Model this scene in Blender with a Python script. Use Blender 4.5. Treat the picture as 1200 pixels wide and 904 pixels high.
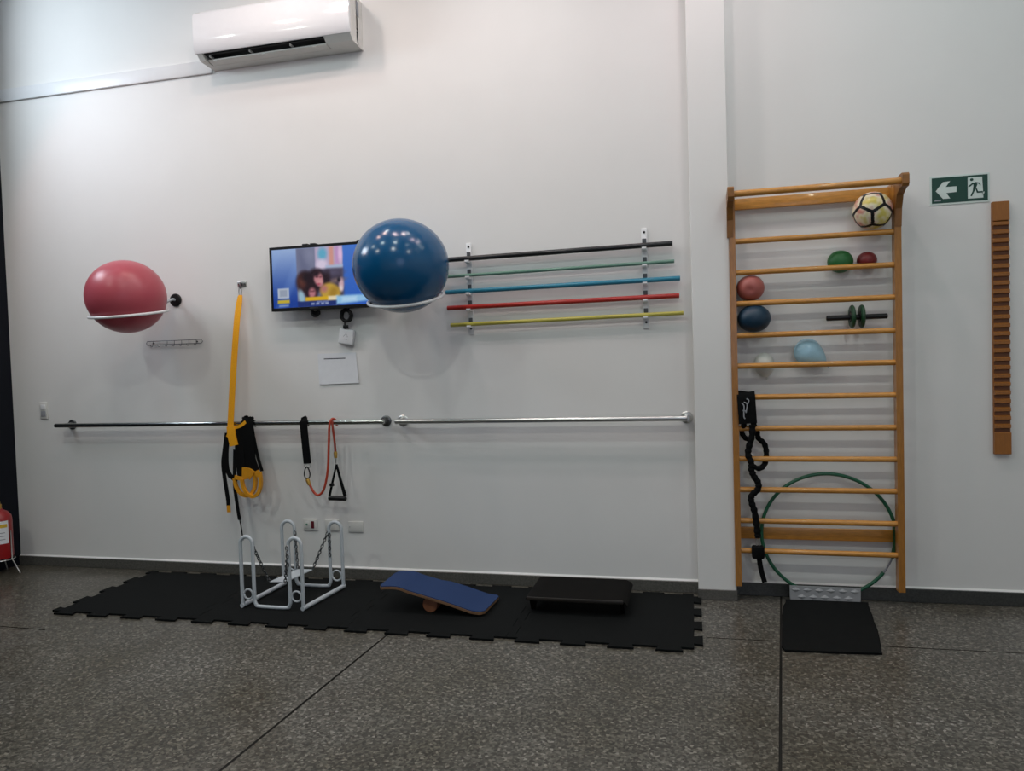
import bpy, bmesh, math, random
from mathutils import Vector, Matrix
random.seed(7)
PI = math.pi
for o in list(bpy.data.objects): bpy.data.objects.remove(o)
SC = bpy.context.scene
COL = SC.collection

# ---------------------------------------------------------------- camera
YAW, PITCH, ROLL = math.radians(13.6224), math.radians(-1.8836), math.radians(-1.7771)
f = Vector((-math.sin(YAW), math.cos(YAW), 0)); r = Vector((math.cos(YAW), math.sin(YAW), 0)); u = Vector((0, 0, 1))
f, u = f*math.cos(PITCH) + u*math.sin(PITCH), u*math.cos(PITCH) - f*math.sin(PITCH)
r, u = r*math.cos(ROLL) + u*math.sin(ROLL), u*math.cos(ROLL) - r*math.sin(ROLL)
cam = bpy.data.objects.new('camera', bpy.data.cameras.new('camera')); COL.objects.link(cam)
m = Matrix((( r.x, u.x, -f.x, 0.0), (r.y, u.y, -f.y, -4.8), (r.z, u.z, -f.z, 1.503), (0, 0, 0, 1)))
cam.matrix_world = m
cam.data.sensor_fit = 'HORIZONTAL'; cam.data.sensor_width = 36; cam.data.lens = 36*870/1200
cam.data.clip_start = .05; cam.data.clip_end = 100
SC.camera = cam

# ---------------------------------------------------------------- world, exposure, lights
SC.view_settings.view_transform = 'Standard'
try: SC.view_settings.look = 'None'
except Exception: pass
SC.view_settings.exposure = 0.0; SC.view_settings.gamma = 1.0
SC.view_settings.use_curve_mapping = False
w = bpy.data.worlds.new('daylight'); SC.world = w; w.use_nodes = True
w.node_tree.nodes['Background'].inputs[0].default_value = (.62, .78, 1, 1)
w.node_tree.nodes['Background'].inputs[1].default_value = .1

def area(name, loc, aim, size, power, col, shape='DISK', size_y=None, spread=PI):
    d = bpy.data.lights.new(name, 'AREA'); d.shape = shape; d.size = size
    if size_y: d.size_y = size_y
    d.energy = power; d.color = col; d.spread = spread
    o = bpy.data.objects.new(name, d); COL.objects.link(o); o.location = loc
    o.rotation_euler = (Vector(aim) - Vector(loc)).to_track_quat('-Z', 'Y').to_euler()
    return o
for x, e, c in ((-2.9, 13, (1, .70, .60)), (-1.5, 17, (1, .84, .82)), (0, 12.5, (1, .76, .78)), (1.4, 9, (.84, .99, 1))):
    for dx, dy in ((-.28, -.12), (.28, .14)):                      # ceiling downlights in the row nearest the wall
        area('downlight', (x+dx, -1.15+dy, 4.44), (x+dx, -1.15+dy, 0), .14, e/2, c)
for x in (-2.5, -1.0, .3):
    area('downlight', (x, -.75, 4.44), (x, -.75, 0), .12, 3, (.85, .95, .95))
for x, e in ((-4.4, 8.5), (-2.9, 8.5), (-1.5, 8.5), (0, 3), (1.4, 3), (2.6, 3)):
    area('downlight', (x, -2.4, 4.44), (x, -2.4, 0), .14, e, (.80, .97, .96))
for x in (-4.4, -1.5, 1.4):
    area('downlight', (x, -4.0, 4.44), (x, -4.0, 0), .16, 26, (.92, .96, .90))
area('daylight_and_fill', (-5.62, -1.3, 4.0), (-3.5, -.3, 3.8), 1.2, 51, (.78, .89, 1), 'RECTANGLE', .7)
area('daylight_and_fill', (1.2, -8.05, 2.4), (1.2, 0, 2.0), 2.4, 28, (.66, .72, 1), 'RECTANGLE', 2.2)  # added cool fill from behind the camera; no window is known there
sd = bpy.data.lights.new('wall_spot', 'SPOT'); sd.energy = 9; sd.color = (1, .42, .30); sd.spot_size = math.radians(100); sd.spot_blend = .35; sd.shadow_soft_size = .06
so = bpy.data.objects.new('wall_spot', sd); COL.objects.link(so); so.location = (-4.7, -1.35, 3.35)
so.rotation_euler = (Vector((-3.9, 0, 2.5)) - so.location).to_track_quat('-Z', 'Y').to_euler()

# ---------------------------------------------------------------- helpers
def lin(c):
    out = []
    for v in c:
        v = v/255.0
        out.append(v/12.92 if v <= .04045 else ((v+.055)/1.055)**2.4)
    return (*out, 1)

def mat(name, rgb, rough=.5, metal=0.0, var=.06, scale=25.0, bump=0.0, coat=0.0, emit=0.0, spec=.5, trans=0.0, alpha=1.0, stretch=None):
    mt = bpy.data.materials.new(name); mt.use_nodes = True
    nt = mt.node_tree; b = nt.nodes['Principled BSDF']
    b.inputs['Roughness'].default_value = rough; b.inputs['Metallic'].default_value = metal
    b.inputs['Coat Weight'].default_value = coat; b.inputs['Specular IOR Level'].default_value = spec
    b.inputs['Transmission Weight'].default_value = trans; b.inputs['Alpha'].default_value = alpha
    c = lin(rgb)
    tc = nt.nodes.new('ShaderNodeTexCoord'); mp = nt.nodes.new('ShaderNodeMapping')
    nt.links.new(tc.outputs['Object'], mp.inputs[0])
    if stretch: mp.inputs['Scale'].default_value = stretch
    n = nt.nodes.new('ShaderNodeTexNoise'); n.inputs['Scale'].default_value = scale; n.inputs['Detail'].default_value = 4
    nt.links.new(mp.outputs[0], n.inputs['Vector'])
    rp = nt.nodes.new('ShaderNodeValToRGB')
    rp.color_ramp.elements[0].position = .3; rp.color_ramp.elements[1].position = .7
    rp.color_ramp.elements[0].color = (*[v*(1-var) for v in c[:3]], 1)
    rp.color_ramp.elements[1].color = (*[min(1, v*(1+var)) for v in c[:3]], 1)
    nt.links.new(n.outputs['Fac'], rp.inputs[0]); nt.links.new(rp.outputs[0], b.inputs['Base Color'])
    if bump:
        bp = nt.nodes.new('ShaderNodeBump'); bp.inputs['Strength'].default_value = bump; bp.inputs['Distance'].default_value = .002
        nt.links.new(n.outputs['Fac'], bp.inputs['Height']); nt.links.new(bp.outputs[0], b.inputs['Normal'])
    if emit:
        b.inputs['Emission Color'].default_value = c; b.inputs['Emission Strength'].default_value = emit
    return mt

class MB:
    def __init__(s): s.v = []; s.f = []; s.m = []; s.mi = 0
    def add(s, vs, fs):
        b = len(s.v); s.v += [Vector(v) for v in vs]
        for q in fs: s.f.append([b+i for i in q]); s.m.append(s.mi)
        return s
    def box(s, lo, hi, bev=0.0, rot=None, seg=2):
        lo = Vector(lo); hi = Vector(hi); c = (lo+hi)/2; d = hi-lo
        bm = bmesh.new(); bmesh.ops.create_cube(bm, size=1)
        for v in bm.verts: v.co = Vector((v.co.x*d.x, v.co.y*d.y, v.co.z*d.z))
        if bev: bmesh.ops.bevel(bm, geom=bm.edges[:], offset=bev, segments=seg, affect='EDGES', profile=.5)
        bm.verts.index_update()
        vs = [(rot @ v.co if rot else v.co) + c for v in bm.verts]
        fs = [[v.index for v in q.verts] for q in bm.faces]; bm.free()
        return s.add(vs, fs)
    def tube(s, pts, rad, seg=12, closed=False):
        P = [Vector(p) for p in pts]; n = len(P)
        R = rad if isinstance(rad, (list, tuple)) else [rad]*n
        def tan(i):
            a = P[(i-1) % n] if closed or i > 0 else P[i]; b = P[(i+1) % n] if closed or i < n-1 else P[i]
            return (b-a).normalized()
        t = tan(0); up = Vector((0, 0, 1)) if abs(t.z) < .9 else Vector((1, 0, 0))
        nrm = (up - t*up.dot(t)).normalized(); rings = []
        for i in range(n):
            t = tan(i); nrm = (nrm - t*nrm.dot(t)).normalized(); bn = t.cross(nrm)
            rings.append([P[i] + (nrm*math.cos(2*PI*k/seg) + bn*math.sin(2*PI*k/seg))*R[i] for k in range(seg)])
        vs = [p for q in rings for p in q]; fs = []
        for i in range(n if closed else n-1):
            j = (i+1) % n
            for k in range(seg):
                l = (k+1) % seg; fs.append([i*seg+k, i*seg+l, j*seg+l, j*seg+k])
        if not closed:
            fs.append(list(range(seg))[::-1]); fs.append([(n-1)*seg+k for k in range(seg)])
        return s.add(vs, fs)
    def lathe(s, prof, c, axis=(0, 0, 1), seg=32):
        c = Vector(c); a = Vector(axis).normalized()
        e = Vector((1, 0, 0)) if abs(a.x) < .9 else Vector((0, 1, 0))
        e = (e - a*e.dot(a)).normalized(); g = a.cross(e); vs = []; fs = []
        for (rr, h) in prof:
            for k in range(seg): vs.append(c + a*h + (e*math.cos(2*PI*k/seg) + g*math.sin(2*PI*k/seg))*max(rr, 1e-5))
        for i in range(len(prof)-1):
            for k in range(seg):
                l = (k+1) % seg; fs.append([i*seg+k, i*seg+l, (i+1)*seg+l, (i+1)*seg+k])
        fs.append(list(range(seg))[::-1]); fs.append([(len(prof)-1)*seg+k for k in range(seg)])
        return s.add(vs, fs)
    def ball(s, c, rad, seg=48, fn=None):
        c = Vector(c); rad = rad if isinstance(rad, tuple) else (rad,)*3; rows = seg//2; vs = []; fs = []
        vs.append((0, 0, 1))
        for i in range(1, rows):
            th = PI*i/rows
            for k in range(seg): vs.append((math.sin(th)*math.cos(2*PI*k/seg), math.sin(th)*math.sin(2*PI*k/seg), math.cos(th)))
        vs.append((0, 0, -1))
        for k in range(seg): fs.append([0, 1+k, 1+(k+1) % seg])
        for i in range(rows-2):
            for k in range(seg):
                l = (k+1) % seg; a = 1+i*seg; fs.append([a+k, a+seg+k, a+seg+l, a+l])
        a = 1+(rows-2)*seg; e = len(vs)-1
        for k in range(seg): fs.append([a+k, e, a+(k+1) % seg])
        out = []
        for v in vs:
            v = Vector(v); v2 = fn(v) if fn else v
            out.append(c + Vector((v2.x*rad[0], v2.y*rad[1], v2.z*rad[2])))
        return s.add(out, fs)
    def ribbon(s, pts, wd, th=.003, face=(0, -1, 0)):
        P = [Vector(p) for p in pts]; n = len(P); W = wd if isinstance(wd, (list, tuple)) else [wd]*n
        fc = Vector(face); vs = []; fs = []; pw = None
        for i in range(n):
            t = (P[min(n-1, i+1)] - P[max(0, i-1)]).normalized(); sd = t.cross(fc)
            if sd.length < .05: sd = pw if pw else Vector((1, 0, 0))
            sd.normalize()
            if pw and sd.dot(pw) < 0: sd = -sd
            pw = sd; nn = sd.cross(t).normalized()
            for a, b in ((-1, -1), (1, -1), (1, 1), (-1, 1)): vs.append(P[i] + sd*W[i]/2*a + nn*th/2*b)
        for i in range(n-1):
            for k in range(4):
                l = (k+1) % 4; fs.append([i*4+k, i*4+l, i*4+4+l, i*4+4+k])
        fs.append([3, 2, 1, 0]); fs.append([(n-1)*4+k for k in range(4)])
        return s.add(vs, fs)
    def prism(s, out, fn, d0, d1):
        n = len(out); vs = [fn(a, b, d0) for a, b in out] + [fn(a, b, d1) for a, b in out]
        fs = [list(range(n))[::-1], [n+i for i in range(n)]]
        for i in range(n): j = (i+1) % n; fs.append([i, j, n+j, n+i])
        return s.add(vs, fs)

def spl(pts, k=8, closed=False):
    P = [Vector(p) for p in pts]; n = len(P); out = []
    for i in range(n if closed else n-1):
        g = (lambda j: P[j % n]) if closed else (lambda j: P[max(0, min(n-1, j))])
        a, b, c, d = g(i-1), g(i), g(i+1), g(i+2)
        for q in range(k):
            t = q/k
            out.append(.5*((2*b) + (c-a)*t + (2*a-5*b+4*c-d)*t*t + (3*b-a-3*c+d)*t**3))
    if not closed: out.append(P[-1])
    return out

def wloc(o):
    v = Vector((0, 0, 0))
    while o is not None: v = v + o.location; o = o.parent
    return v

def obj(name, mb, mats, parent=None, base=None, smooth=40, kind=None):
    me = bpy.data.meshes.new(name)
    org = Vector(base) if base is not None else (Vector((0, 0, 0)))
    pl = wloc(parent) if parent is not None else org
    me.from_pydata([tuple(v-pl) for v in mb.v], [], mb.f)
    for mm in (mats if isinstance(mats, (list, tuple)) else [mats]): me.materials.append(mm)
    for p, i in zip(me.polygons, mb.m): p.material_index = i
    bm = bmesh.new(); bm.from_mesh(me); bmesh.ops.recalc_face_normals(bm, faces=bm.faces[:]); bm.to_mesh(me); bm.free()
    if smooth:
        for p in me.polygons: p.use_smooth = True
        me.set_sharp_from_angle(angle=math.radians(smooth))
    o = bpy.data.objects.new(name, me); COL.objects.link(o)
    if parent is not None: o.parent = parent
    else: o.location = org
    if kind: o['kind'] = kind
    return o

def tag(o, label, cat, group=None):
    o['label'] = label; o['category'] = cat
    if group: o['group'] = group
    return o
def thing(name, loc, label, cat, group=None):
    o = bpy.data.objects.new(name, None); COL.objects.link(o); o.location = loc; o.empty_display_size = .05
    return tag(o, label, cat, group)
def struct(name, mb, m, smooth=None): return obj(name, mb, m, None, None, smooth, 'structure')

# ---------------------------------------------------------------- materials
WALL = mat('white_wall_paint', (226, 225, 222), .55, var=.012, scale=3, bump=.04)
CEIL = mat('ceiling_paint', (228, 228, 226), .8, var=.01)
NAVY = mat('dark_navy_panel', (11, 15, 25), .55, var=.1, spec=.2)
GRAN = mat('dark_granite_skirting', (86, 85, 80), .35, var=.3, scale=90)
SLAB = mat('pillar_skirting', (84, 82, 77), .35, var=.25, scale=90)
WHITE = mat('white_plastic', (226, 227, 228), .35, var=.01)
GLOSSW = mat('glossy_white_plastic', (230, 231, 233), .12, var=.01, coat=.6)
OFFW = mat('offwhite_plastic', (214, 213, 208), .45, var=.02)
WMETAL = mat('white_painted_metal', (184, 191, 196), .35, var=.03)
BLACK = mat('black_plastic', (11, 11, 13), .42, var=.1, spec=.35)
BMATTE = mat('black_webbing', (10, 11, 12), .9, var=.25, scale=200, bump=.3, spec=.15)
RUBBER = mat('black_rubber', (14, 16, 16), .8, var=.18, scale=160, bump=.35, spec=.12)
CHROME = mat('polished_chrome', (172, 176, 172), .16, metal=1, var=.03)
STEEL = mat('brushed_steel', (205, 206, 204), .3, metal=1, var=.04, stretch=(1, 30, 30))
DSTEEL = mat('dark_steel', (110, 112, 112), .35, metal=1, var=.08)
ALU = mat('aluminium_tread', (178, 179, 180), .45, metal=.35, var=.05)
WOOD = mat('varnished_pine', (196, 136, 58), .35, var=.16, scale=9, coat=.25, stretch=(2, 14, 14))
WOODV = mat('varnished_pine_upright', (158, 105, 38), .35, var=.16, scale=9, coat=.25, stretch=(14, 14, 2))
WOODE = mat('varnished_pine_end_grain', (134, 88, 36), .45, var=.14)
WOODF = mat('orange_wood', (148, 92, 34), .42, var=.12, scale=10, stretch=(20, 20, 2))
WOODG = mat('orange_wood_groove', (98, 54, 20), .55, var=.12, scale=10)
PLY = mat('plywood_edge', (118, 88, 62), .55, var=.15, scale=30)
PINK = mat('pink_vinyl', (174, 74, 86), .36, var=.03, scale=4)
BLUE = mat('blue_vinyl', (9, 77, 120), .2, var=.03, scale=4)
YEL = mat('yellow_webbing', (240, 166, 10), .8, var=.06, scale=120, bump=.2)
YELH = mat('yellow_foot_loop', (208, 142, 20), .55, var=.08)
ORAN = mat('orange_latex_tube', (182, 64, 40), .4, var=.05)
GOLD = mat('brass_end', (190, 150, 70), .4, metal=.6, var=.05)
PAPER = mat('paper', (222, 224, 227), .8, var=.02)
INK = mat('grey_print', (150, 153, 158), .9, var=.03)
INKD = mat('dark_print', (80, 82, 86), .9, var=.03)
GREEND = mat('exit_sign_green', (8, 62, 50), .5, var=.04)
EXW = mat('exit_sign_white', (206, 218, 212), .6, var=.02)
RED = mat('fire_red', (150, 16, 20), .28, var=.05, coat=.3)
BCARP = mat('blue_carpet', (22, 49, 92), .95, var=.16, scale=180, bump=.4)
DWOOD = mat('dark_stained_board', (13, 11, 9), .85, var=.2, scale=14, spec=.12)

def floor_mat():
    mt = bpy.data.materials.new('terrazzo'); mt.use_nodes = True; nt = mt.node_tree; b = nt.nodes['Principled BSDF']
    tc = nt.nodes.new('ShaderNodeTexCoord')
    def ramp(src, els):
        rp = nt.nodes.new('ShaderNodeValToRGB'); cr = rp.color_ramp
        while len(cr.elements) < len(els): cr.elements.new(.5)
        for e, (p, c) in zip(cr.elements, els): e.position = p; e.color = lin(c)
        nt.links.new(src, rp.inputs[0]); return rp
    v = nt.nodes.new('ShaderNodeTexVoronoi'); v.inputs['Scale'].default_value = 95
    nt.links.new(tc.outputs['Object'], v.inputs['Vector'])
    sp = nt.nodes.new('ShaderNodeSeparateColor'); nt.links.new(v.outputs['Color'], sp.inputs[0])
    chip = ramp(sp.outputs[0], [(0, (60, 57, 52)), (.35, (80, 77, 71)), (.7, (100, 97, 90)), (.93, (120, 117, 109)), (1, (148, 144, 136))])
    n = nt.nodes.new('ShaderNodeTexNoise'); n.inputs['Scale'].default_value = 1.6; n.inputs['Detail'].default_value = 5
    nt.links.new(tc.outputs['Object'], n.inputs['Vector'])
    stain = ramp(n.outputs['Fac'], [(.3, (205, 200, 186)), (.7, (250, 250, 250))])
    mx = nt.nodes.new('ShaderNodeMix'); mx.data_type = 'RGBA'; mx.blend_type = 'MULTIPLY'; mx.inputs[0].default_value = 1
    nt.links.new(chip.outputs[0], mx.inputs[6]); nt.links.new(stain.outputs[0], mx.inputs[7])
    nt.links.new(mx.outputs[2], b.inputs['Base Color'])
    b.inputs['Roughness'].default_value = .3; b.inputs['Specular IOR Level'].default_value = .4
    return mt
TERR = floor_mat()
JOINT = mat('dark_floor_joint', (30, 28, 25), .7, var=.1, spec=.2)

# ---------------------------------------------------------------- the room
XL, XR, YB, ZC = -5.25, 3.2, -8.0, 4.5
struct('floor', MB().box((XL-.15, YB-.15, -.12), (XR+.15, .15, 0)), TERR)
struct('ceiling', MB().box((XL-.15, YB-.15, ZC), (XR+.15, .15, ZC+.12)), CEIL)
struct('wall_back', MB().box((XL-.15, 0, 0), (XR+.15, .15, ZC)), WALL)
struct('wall_right', MB().box((XR, YB, 0), (XR+.15, 0, ZC)), WALL)
wq = MB(); wq.box((XL-.15, YB-.15, 0), (-.05, YB, ZC)); wq.box((2.45, YB-.15, 0), (XR+.15, YB, ZC)); wq.box((-.05, YB-.15, 0), (2.45, YB, 1.25)); wq.box((-.05, YB-.15, 3.55), (2.45, YB, ZC))
struct('wall_front', wq, WALL)  # its opening is added to let the cool fill in
wq = MB()
for x in (-.03, 1.2, 2.43): wq.box((x-.02, YB-.04, 1.25), (x+.02, YB+.01, 3.55))
for z in (1.27, 3.53): wq.box((-.01, YB-.04, z-.02), (2.41, YB+.01, z+.02))
struct('added_window_2', wq, WMETAL)  # unseen frame, added around the opening for the cool fill
wl = MB()                                              # wall with a tall window opening, dark panelling
WY0, WY1, WZ0, WZ1 = -3.6, -.6, 1.9, 4.4
wl.box((XL-.15, WY1, 0), (XL, 0, ZC)); wl.box((XL-.15, YB, 0), (XL, WY0, ZC))
wl.box((XL-.15, WY0, 0), (XL, WY1, WZ0)); wl.box((XL-.15, WY0, WZ1), (XL, WY1, ZC))
struct('wall_left', wl, NAVY)
wf = MB()
for y in (WY0+.02, (WY0+WY1)/2, WY1-.02): wf.box((XL-.1, y-.02, WZ0), (XL-.04, y+.02, WZ1), .004)
for z in (WZ0+.02, WZ1-.02): wf.box((XL-.1, WY0+.04, z-.02), (XL-.04, WY1-.04, z+.02), .004)
struct('window_1', wf, WMETAL)
# pillar, skirtings, floor joints
PX0, PX1, PD = .012, .238, .13
struct('trim_1', MB().box((PX0, -PD, 0), (PX1, 0, ZC), .004, seg=1), WALL)
struct('trim_2', MB().box((PX0-.004, -PD-.012, 0), (PX1+.004, -PD, .064), .002, seg=1), SLAB)
struct('baseboard_back', MB().box((XL, -.02, 0), (PX0, 0, .073), .003, seg=1), GRAN)
struct('baseboard_right', MB().box((PX1, -.02, 0), (XR, 0, .081), .003, seg=1), mat('black_granite_skirting', (58, 59, 57), .35, var=.3, scale=90))
for nm, xa, xb, zz in (('trim_7', XL, PX0, .073), ('trim_8', PX1, XR, .081)):     # white fillet added on the skirting, sloped to catch light as a bright line
    struct(nm, MB().prism([(0, zz), (-.012, zz), (-.010, zz+.003), (0, zz+.010)], lambda a, b, d: (d, a, b), xa, xb), WALL)
def joint(name, a, b, wd=.012):
    a = Vector((*a, 0)); b = Vector((*b, 0)); d = (b-a).normalized(); s = Vector((-d.y, d.x, 0))*wd/2
    struct(name, MB().add([a+s, a-s, b-s, b+s, a+s+Vector((0, 0, .0008)), a-s+Vector((0, 0, .0008)), b-s+Vector((0, 0, .0008)), b+s+Vector((0, 0, .0008))],
           [(0, 1, 2, 3), (4, 5, 6, 7), (0, 1, 5, 4), (1, 2, 6, 5), (2, 3, 7, 6), (3, 0, 4, 7)]), JOINT)
joint('trim_3', (.505, -.02), (-.0, -4.5)); joint('trim_4', (-1.63, -.02), (-1.86, -4.5))
joint('trim_5', (-5.25, -1.2), (-3.75, -1.24), .007); joint('trim_6', (.05, -.772), (3.2, -.72), .005)

# ---------------------------------------------------------------- air conditioner and duct
o = MB(); o.box((-5.25, -.02, 3.648), (-3.315, 0, 3.745), .005)
tag(obj('cable_duct', o, WHITE, base=(-4.28, 0, 3.645)), 'long white plastic cable duct on the wall left of the air conditioner', 'duct')
ax0, ax1 = -3.30, -2.135
t = thing('air_conditioner', ((ax0+ax1)/2, 0, 3.66), 'white wall-mounted split air conditioner high above the television', 'air conditioner')
prof = [(0, 3.665), (-.165, 3.665), (-.205, 3.70), (-.222, 3.73), (-.228, 3.80), (-.222, 3.96), (-.19, 3.985), (0, 3.985)]
slot = [(-.06, 3.665), (-.185, 3.682)]
def sec(poly, x0, x1): return MB().prism(poly, lambda a, b, d: (d, a, b), x0, x1)
bd = MB()
bd.prism([(0, 3.662), (-.085, 3.664), (-.10, 3.70), (-.10, 3.985), (0, 3.985)], lambda a, b, d: (d, a, b), ax0+.004, ax1-.004)
for x0, x1 in ((ax0, ax0+.05), (ax1-.20, ax1)):
    bd.prism([(-.08, 3.664), (-.165, 3.668), (-.205, 3.702), (-.21, 3.985), (-.08, 3.985)], lambda a, b, d: (d, a, b), x0+.004, x1-.004)
bd.prism([(-.09, 3.74), (-.205, 3.745), (-.205, 3.985), (-.09, 3.985)], lambda a, b, d: (d, a, b), ax0+.05, ax1-.2)
obj('body', bd, OFFW, t, smooth=30)
obj('front_panel', MB().prism([(-.203, 3.704), (-.212, 3.704), (-.226, 3.725), (-.232, 3.80), (-.226, 3.96), (-.20, 3.99), (-.19, 3.985), (-.203, 3.95)], lambda a, b, d: (d, a, b), ax0-.004, ax1+.004), GLOSSW, t, smooth=50)
obj('air_outlet', MB().box((ax0+.05, -.19, 3.70), (ax1-.2, -.10, 3.738)), BLACK, t, smooth=None)
lv = obj('louver', MB().prism([(-.088, 3.664), (-.150, 3.672), (-.152, 3.680), (-.09, 3.676)], lambda a, b, d: (d, a, b), ax0+.055, ax1-.205), OFFW, t, smooth=30)
for i in range(3): obj('fin', MB().box((ax0+.085+i*.31, -.180, 3.684), (ax0+.089+i*.31, -.13, 3.708)), OFFW, t, smooth=None)
for i in range(3): obj('louver_pin', MB().box((ax0+.1+i*.38, -.157, 3.664), (ax0+.125+i*.38, -.14, 3.672), .002), OFFW, t)
obj('side_vent', MB().box((ax1-.0035, -.095, 3.86), (ax1-.001, -.06, 3.96), .0008), INK, t)
sp_ = MB()
for z in (3.74, 3.765): sp_.box((ax1-.0035, -.10, z), (ax1-.001, -.085, z+.012), .0008)
obj('side_screw', sp_, DSTEEL, t)
obj('logo', MB().box((-2.80, -.2275, 3.745), (-2.72, -.2265, 3.752)), INK, t, smooth=None)

# ---------------------------------------------------------------- exercise balls on their wall rings
def ball_set(C, R, tilt, rr, M_, bname, blabel, rlabel, discx, discz):
    nrm = Vector((0, -math.sin(tilt), math.cos(tilt)))
    hh = math.sqrt(R*R - (rr-.006)**2)
    rc = Vector(C) - nrm*(hh+.006)
    b = MB(); b.ball((C[0], C[1], C[2]), (R*1.012, R*1.012, R*.985), 72)
    o = obj('exercise_ball', b, M_, base=(C[0], C[1], C[2]-R), smooth=80); tag(o, blabel, 'exercise ball', 'exercise balls on wall rings')
    t = thing('ball_ring_bracket', (discx, 0, discz), rlabel, 'wall bracket', 'ball ring brackets')
    e1 = Vector((1, 0, 0)); e2 = nrm.cross(e1)
    rt = rr+.013
    obj('ring', MB().tube([rc + (e1*math.cos(2*PI*k/64) + e2*math.sin(2*PI*k/64))*rt for k in range(64)], .0095, 12, True), WHITE, t)
    back = rc + e2*rt*(1 if e2.y > 0 else -1)
    pts = spl([(discx, -.012, discz), (discx, -.05, discz), ((discx+back.x)/2, back.y*.6-.02, (discz+back.z)/2), back], 8)
    obj('arm', MB().tube(pts, .0095, 12), WMETAL, t)
    obj('wall_disc', MB().lathe([(.048, 0), (.048, .008), (.042, .014), (.012, .016)], (discx, 0, discz), (0, -1, 0)), BLACK, t)
ball_set((-3.799, -.40, 2.032), .255, math.radians(9), .235, PINK, 'exercise_ball', 'large pink exercise ball resting in a white wall ring',
         'white ring bracket with black disc holding the pink ball', -3.712, 2.033)
ball_set((-1.752, -.42, 2.119), .296, math.radians(17), .225, BLUE, 'exercise_ball', 'larger blue exercise ball in front of the television',
         'white ring bracket holding the blue ball beside the television', -1.752, 2.10)

# ---------------------------------------------------------------- wire hook rack
t = thing('hook_rack', (-3.73, 0, 1.70), 'small empty wire hook rack on the wall below the pink ball', 'hook rack')
x0, x1, z0, z1 = -3.968, -3.495, 1.706, 1.734
pts = [(x0, -.012, z0), (x1-.01, -.012, z0), (x1+.004, -.012, (z0+z1)/2), (x1-.01, -.012, z1), (x0, -.012, z1), (x0-.008, -.012, (z0+z1)/2)]
obj('wire_frame', MB().tube(pts, .0024, 8, True), DSTEEL, t)
for i in range(7):
    x = x0+.05+i*.062
    obj('hook', MB().tube(spl([(x, -.012, z1), (x, -.014, z0), (x, -.02, z0-.012), (x, -.034, z0-.012), (x, -.04, z0+.002)], 4), .0018, 6), DSTEEL, t)
for x in (x0+.05, x1-.05):
    obj('screw', MB().lathe([(.005, 0), (.005, .012), (.003, .015)], (x, 0, (z0+z1)/2), (0, -1, 0), 12), DSTEEL, t)

# ---------------------------------------------------------------- television
TX0, TX1, TZ0, TZ1, TY = -2.862, -2.098, 1.902, 2.350, -.10
t = thing('television', ((TX0+TX1)/2, 0, TZ0), 'flat black television on the wall, half hidden by the blue ball', 'television')
obj('housing', MB().box((TX0, TY+.004, TZ0), (TX1, TY+.04, TZ1), .004), BLACK, t)
bz = MB()
bz.box((TX0, TY-.002, TZ0), (TX1, TY+.006, TZ0+.022), .001, seg=1); bz.box((TX0, TY-.002, TZ1-.018), (TX1, TY+.006, TZ1), .001, seg=1)
bz.box((TX0, TY-.002, TZ0+.022), (TX0+.016, TY+.006, TZ1-.018), .001, seg=1); bz.box((TX1-.016, TY-.002, TZ0+.022), (TX1, TY+.006, TZ1-.018), .001, seg=1)
obj('bezel', bz, BLACK, t)
mnt = MB(); mnt.box((-2.62, TY+.04, 2.0), (-2.34, 0, 2.25), .003)
obj('wall_mount', mnt, BLACK, t)
for x in (-2.60, -2.19, -2.54):
    obj('mount_clip', MB().box((x-.012, TY+.008, TZ1-.004), (x+.03, TY+.05, TZ1+.012), .002), BLACK, t)
obj('infrared_receiver', MB().box((-2.565, TY-.004, TZ0-.004), (-2.50, TY+.01, TZ0+.016), .003), BLACK, t)
# screen: one flat luminous picture, its colours stored per point of a fine grid
SX0, SX1, SZ0, SZ1 = TX0+.016, TX1-.016, TZ0+.022, TZ1-.018
GW, GH = 128, 72
pic = [[None]*(GW+1) for _ in range(GH+1)]
def lerp(a, b, k): return tuple(x+(y-x)*k for x, y in zip(a, b))
for j in range(GH+1):
    for i in range(GW+1):
        A, B = i/GW, j/GH
        c = lerp((26, 62, 148), (152, 176, 218), min(1, max(0, (B-.08)/.9))**1.1)
        if A > .6: c = lerp((44, 92, 186), (70, 118, 204), B)
        ray = math.sin((A*1.6-B*.45)*14); c = lerp(c, (140, 172, 222), max(0, ray)*.22*(A < .6))
        pic[j][i] = c
def paint(shape, col, soft=.02, k=1.0):
    for j in range(GH+1):
        for i in range(GW+1):
            d = shape(i/GW, j/GH)
            if d < soft: pic[j][i] = lerp(pic[j][i], col, k*min(1, max(0, (soft-d)/(2*soft))))
def rc(a0, b0, a1, b1): return lambda a, b: max(a0-a, a-a1, (b0-b)*.56, (b-b1)*.56)
def el(a0, b0, ra, rb, rot=0):
    cr, sr = math.cos(rot), math.sin(rot)
    def fn_(a, b):
        x, y = (a-a0), (b-b0)*.56; x, y = x*cr+y*sr, -x*sr+y*cr
        return (math.hypot(x/ra, y/(rb*.56))-1)*min(ra, rb*.56)
    return fn_
INS = rc(.257, .10, .735, 1)
paint(INS, (116, 120, 146), .004)
paint(lambda a, b: max(el(.30, .62, .09, .3)(a, b), INS(a, b)+.03), (104, 108, 136), .03); paint(el(.40, .88, .05, .12), (128, 132, 158), .04)
paint(rc(.455, .63, .735, 1), (184, 170, 198), .008)
paint(el(.53, .88, .045, .10), (98, 170, 200), .02); paint(rc(.60, .68, .645, 1), (208, 150, 138), .012); paint(rc(.66, .70, .70, 1), (190, 150, 196), .012)
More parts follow.
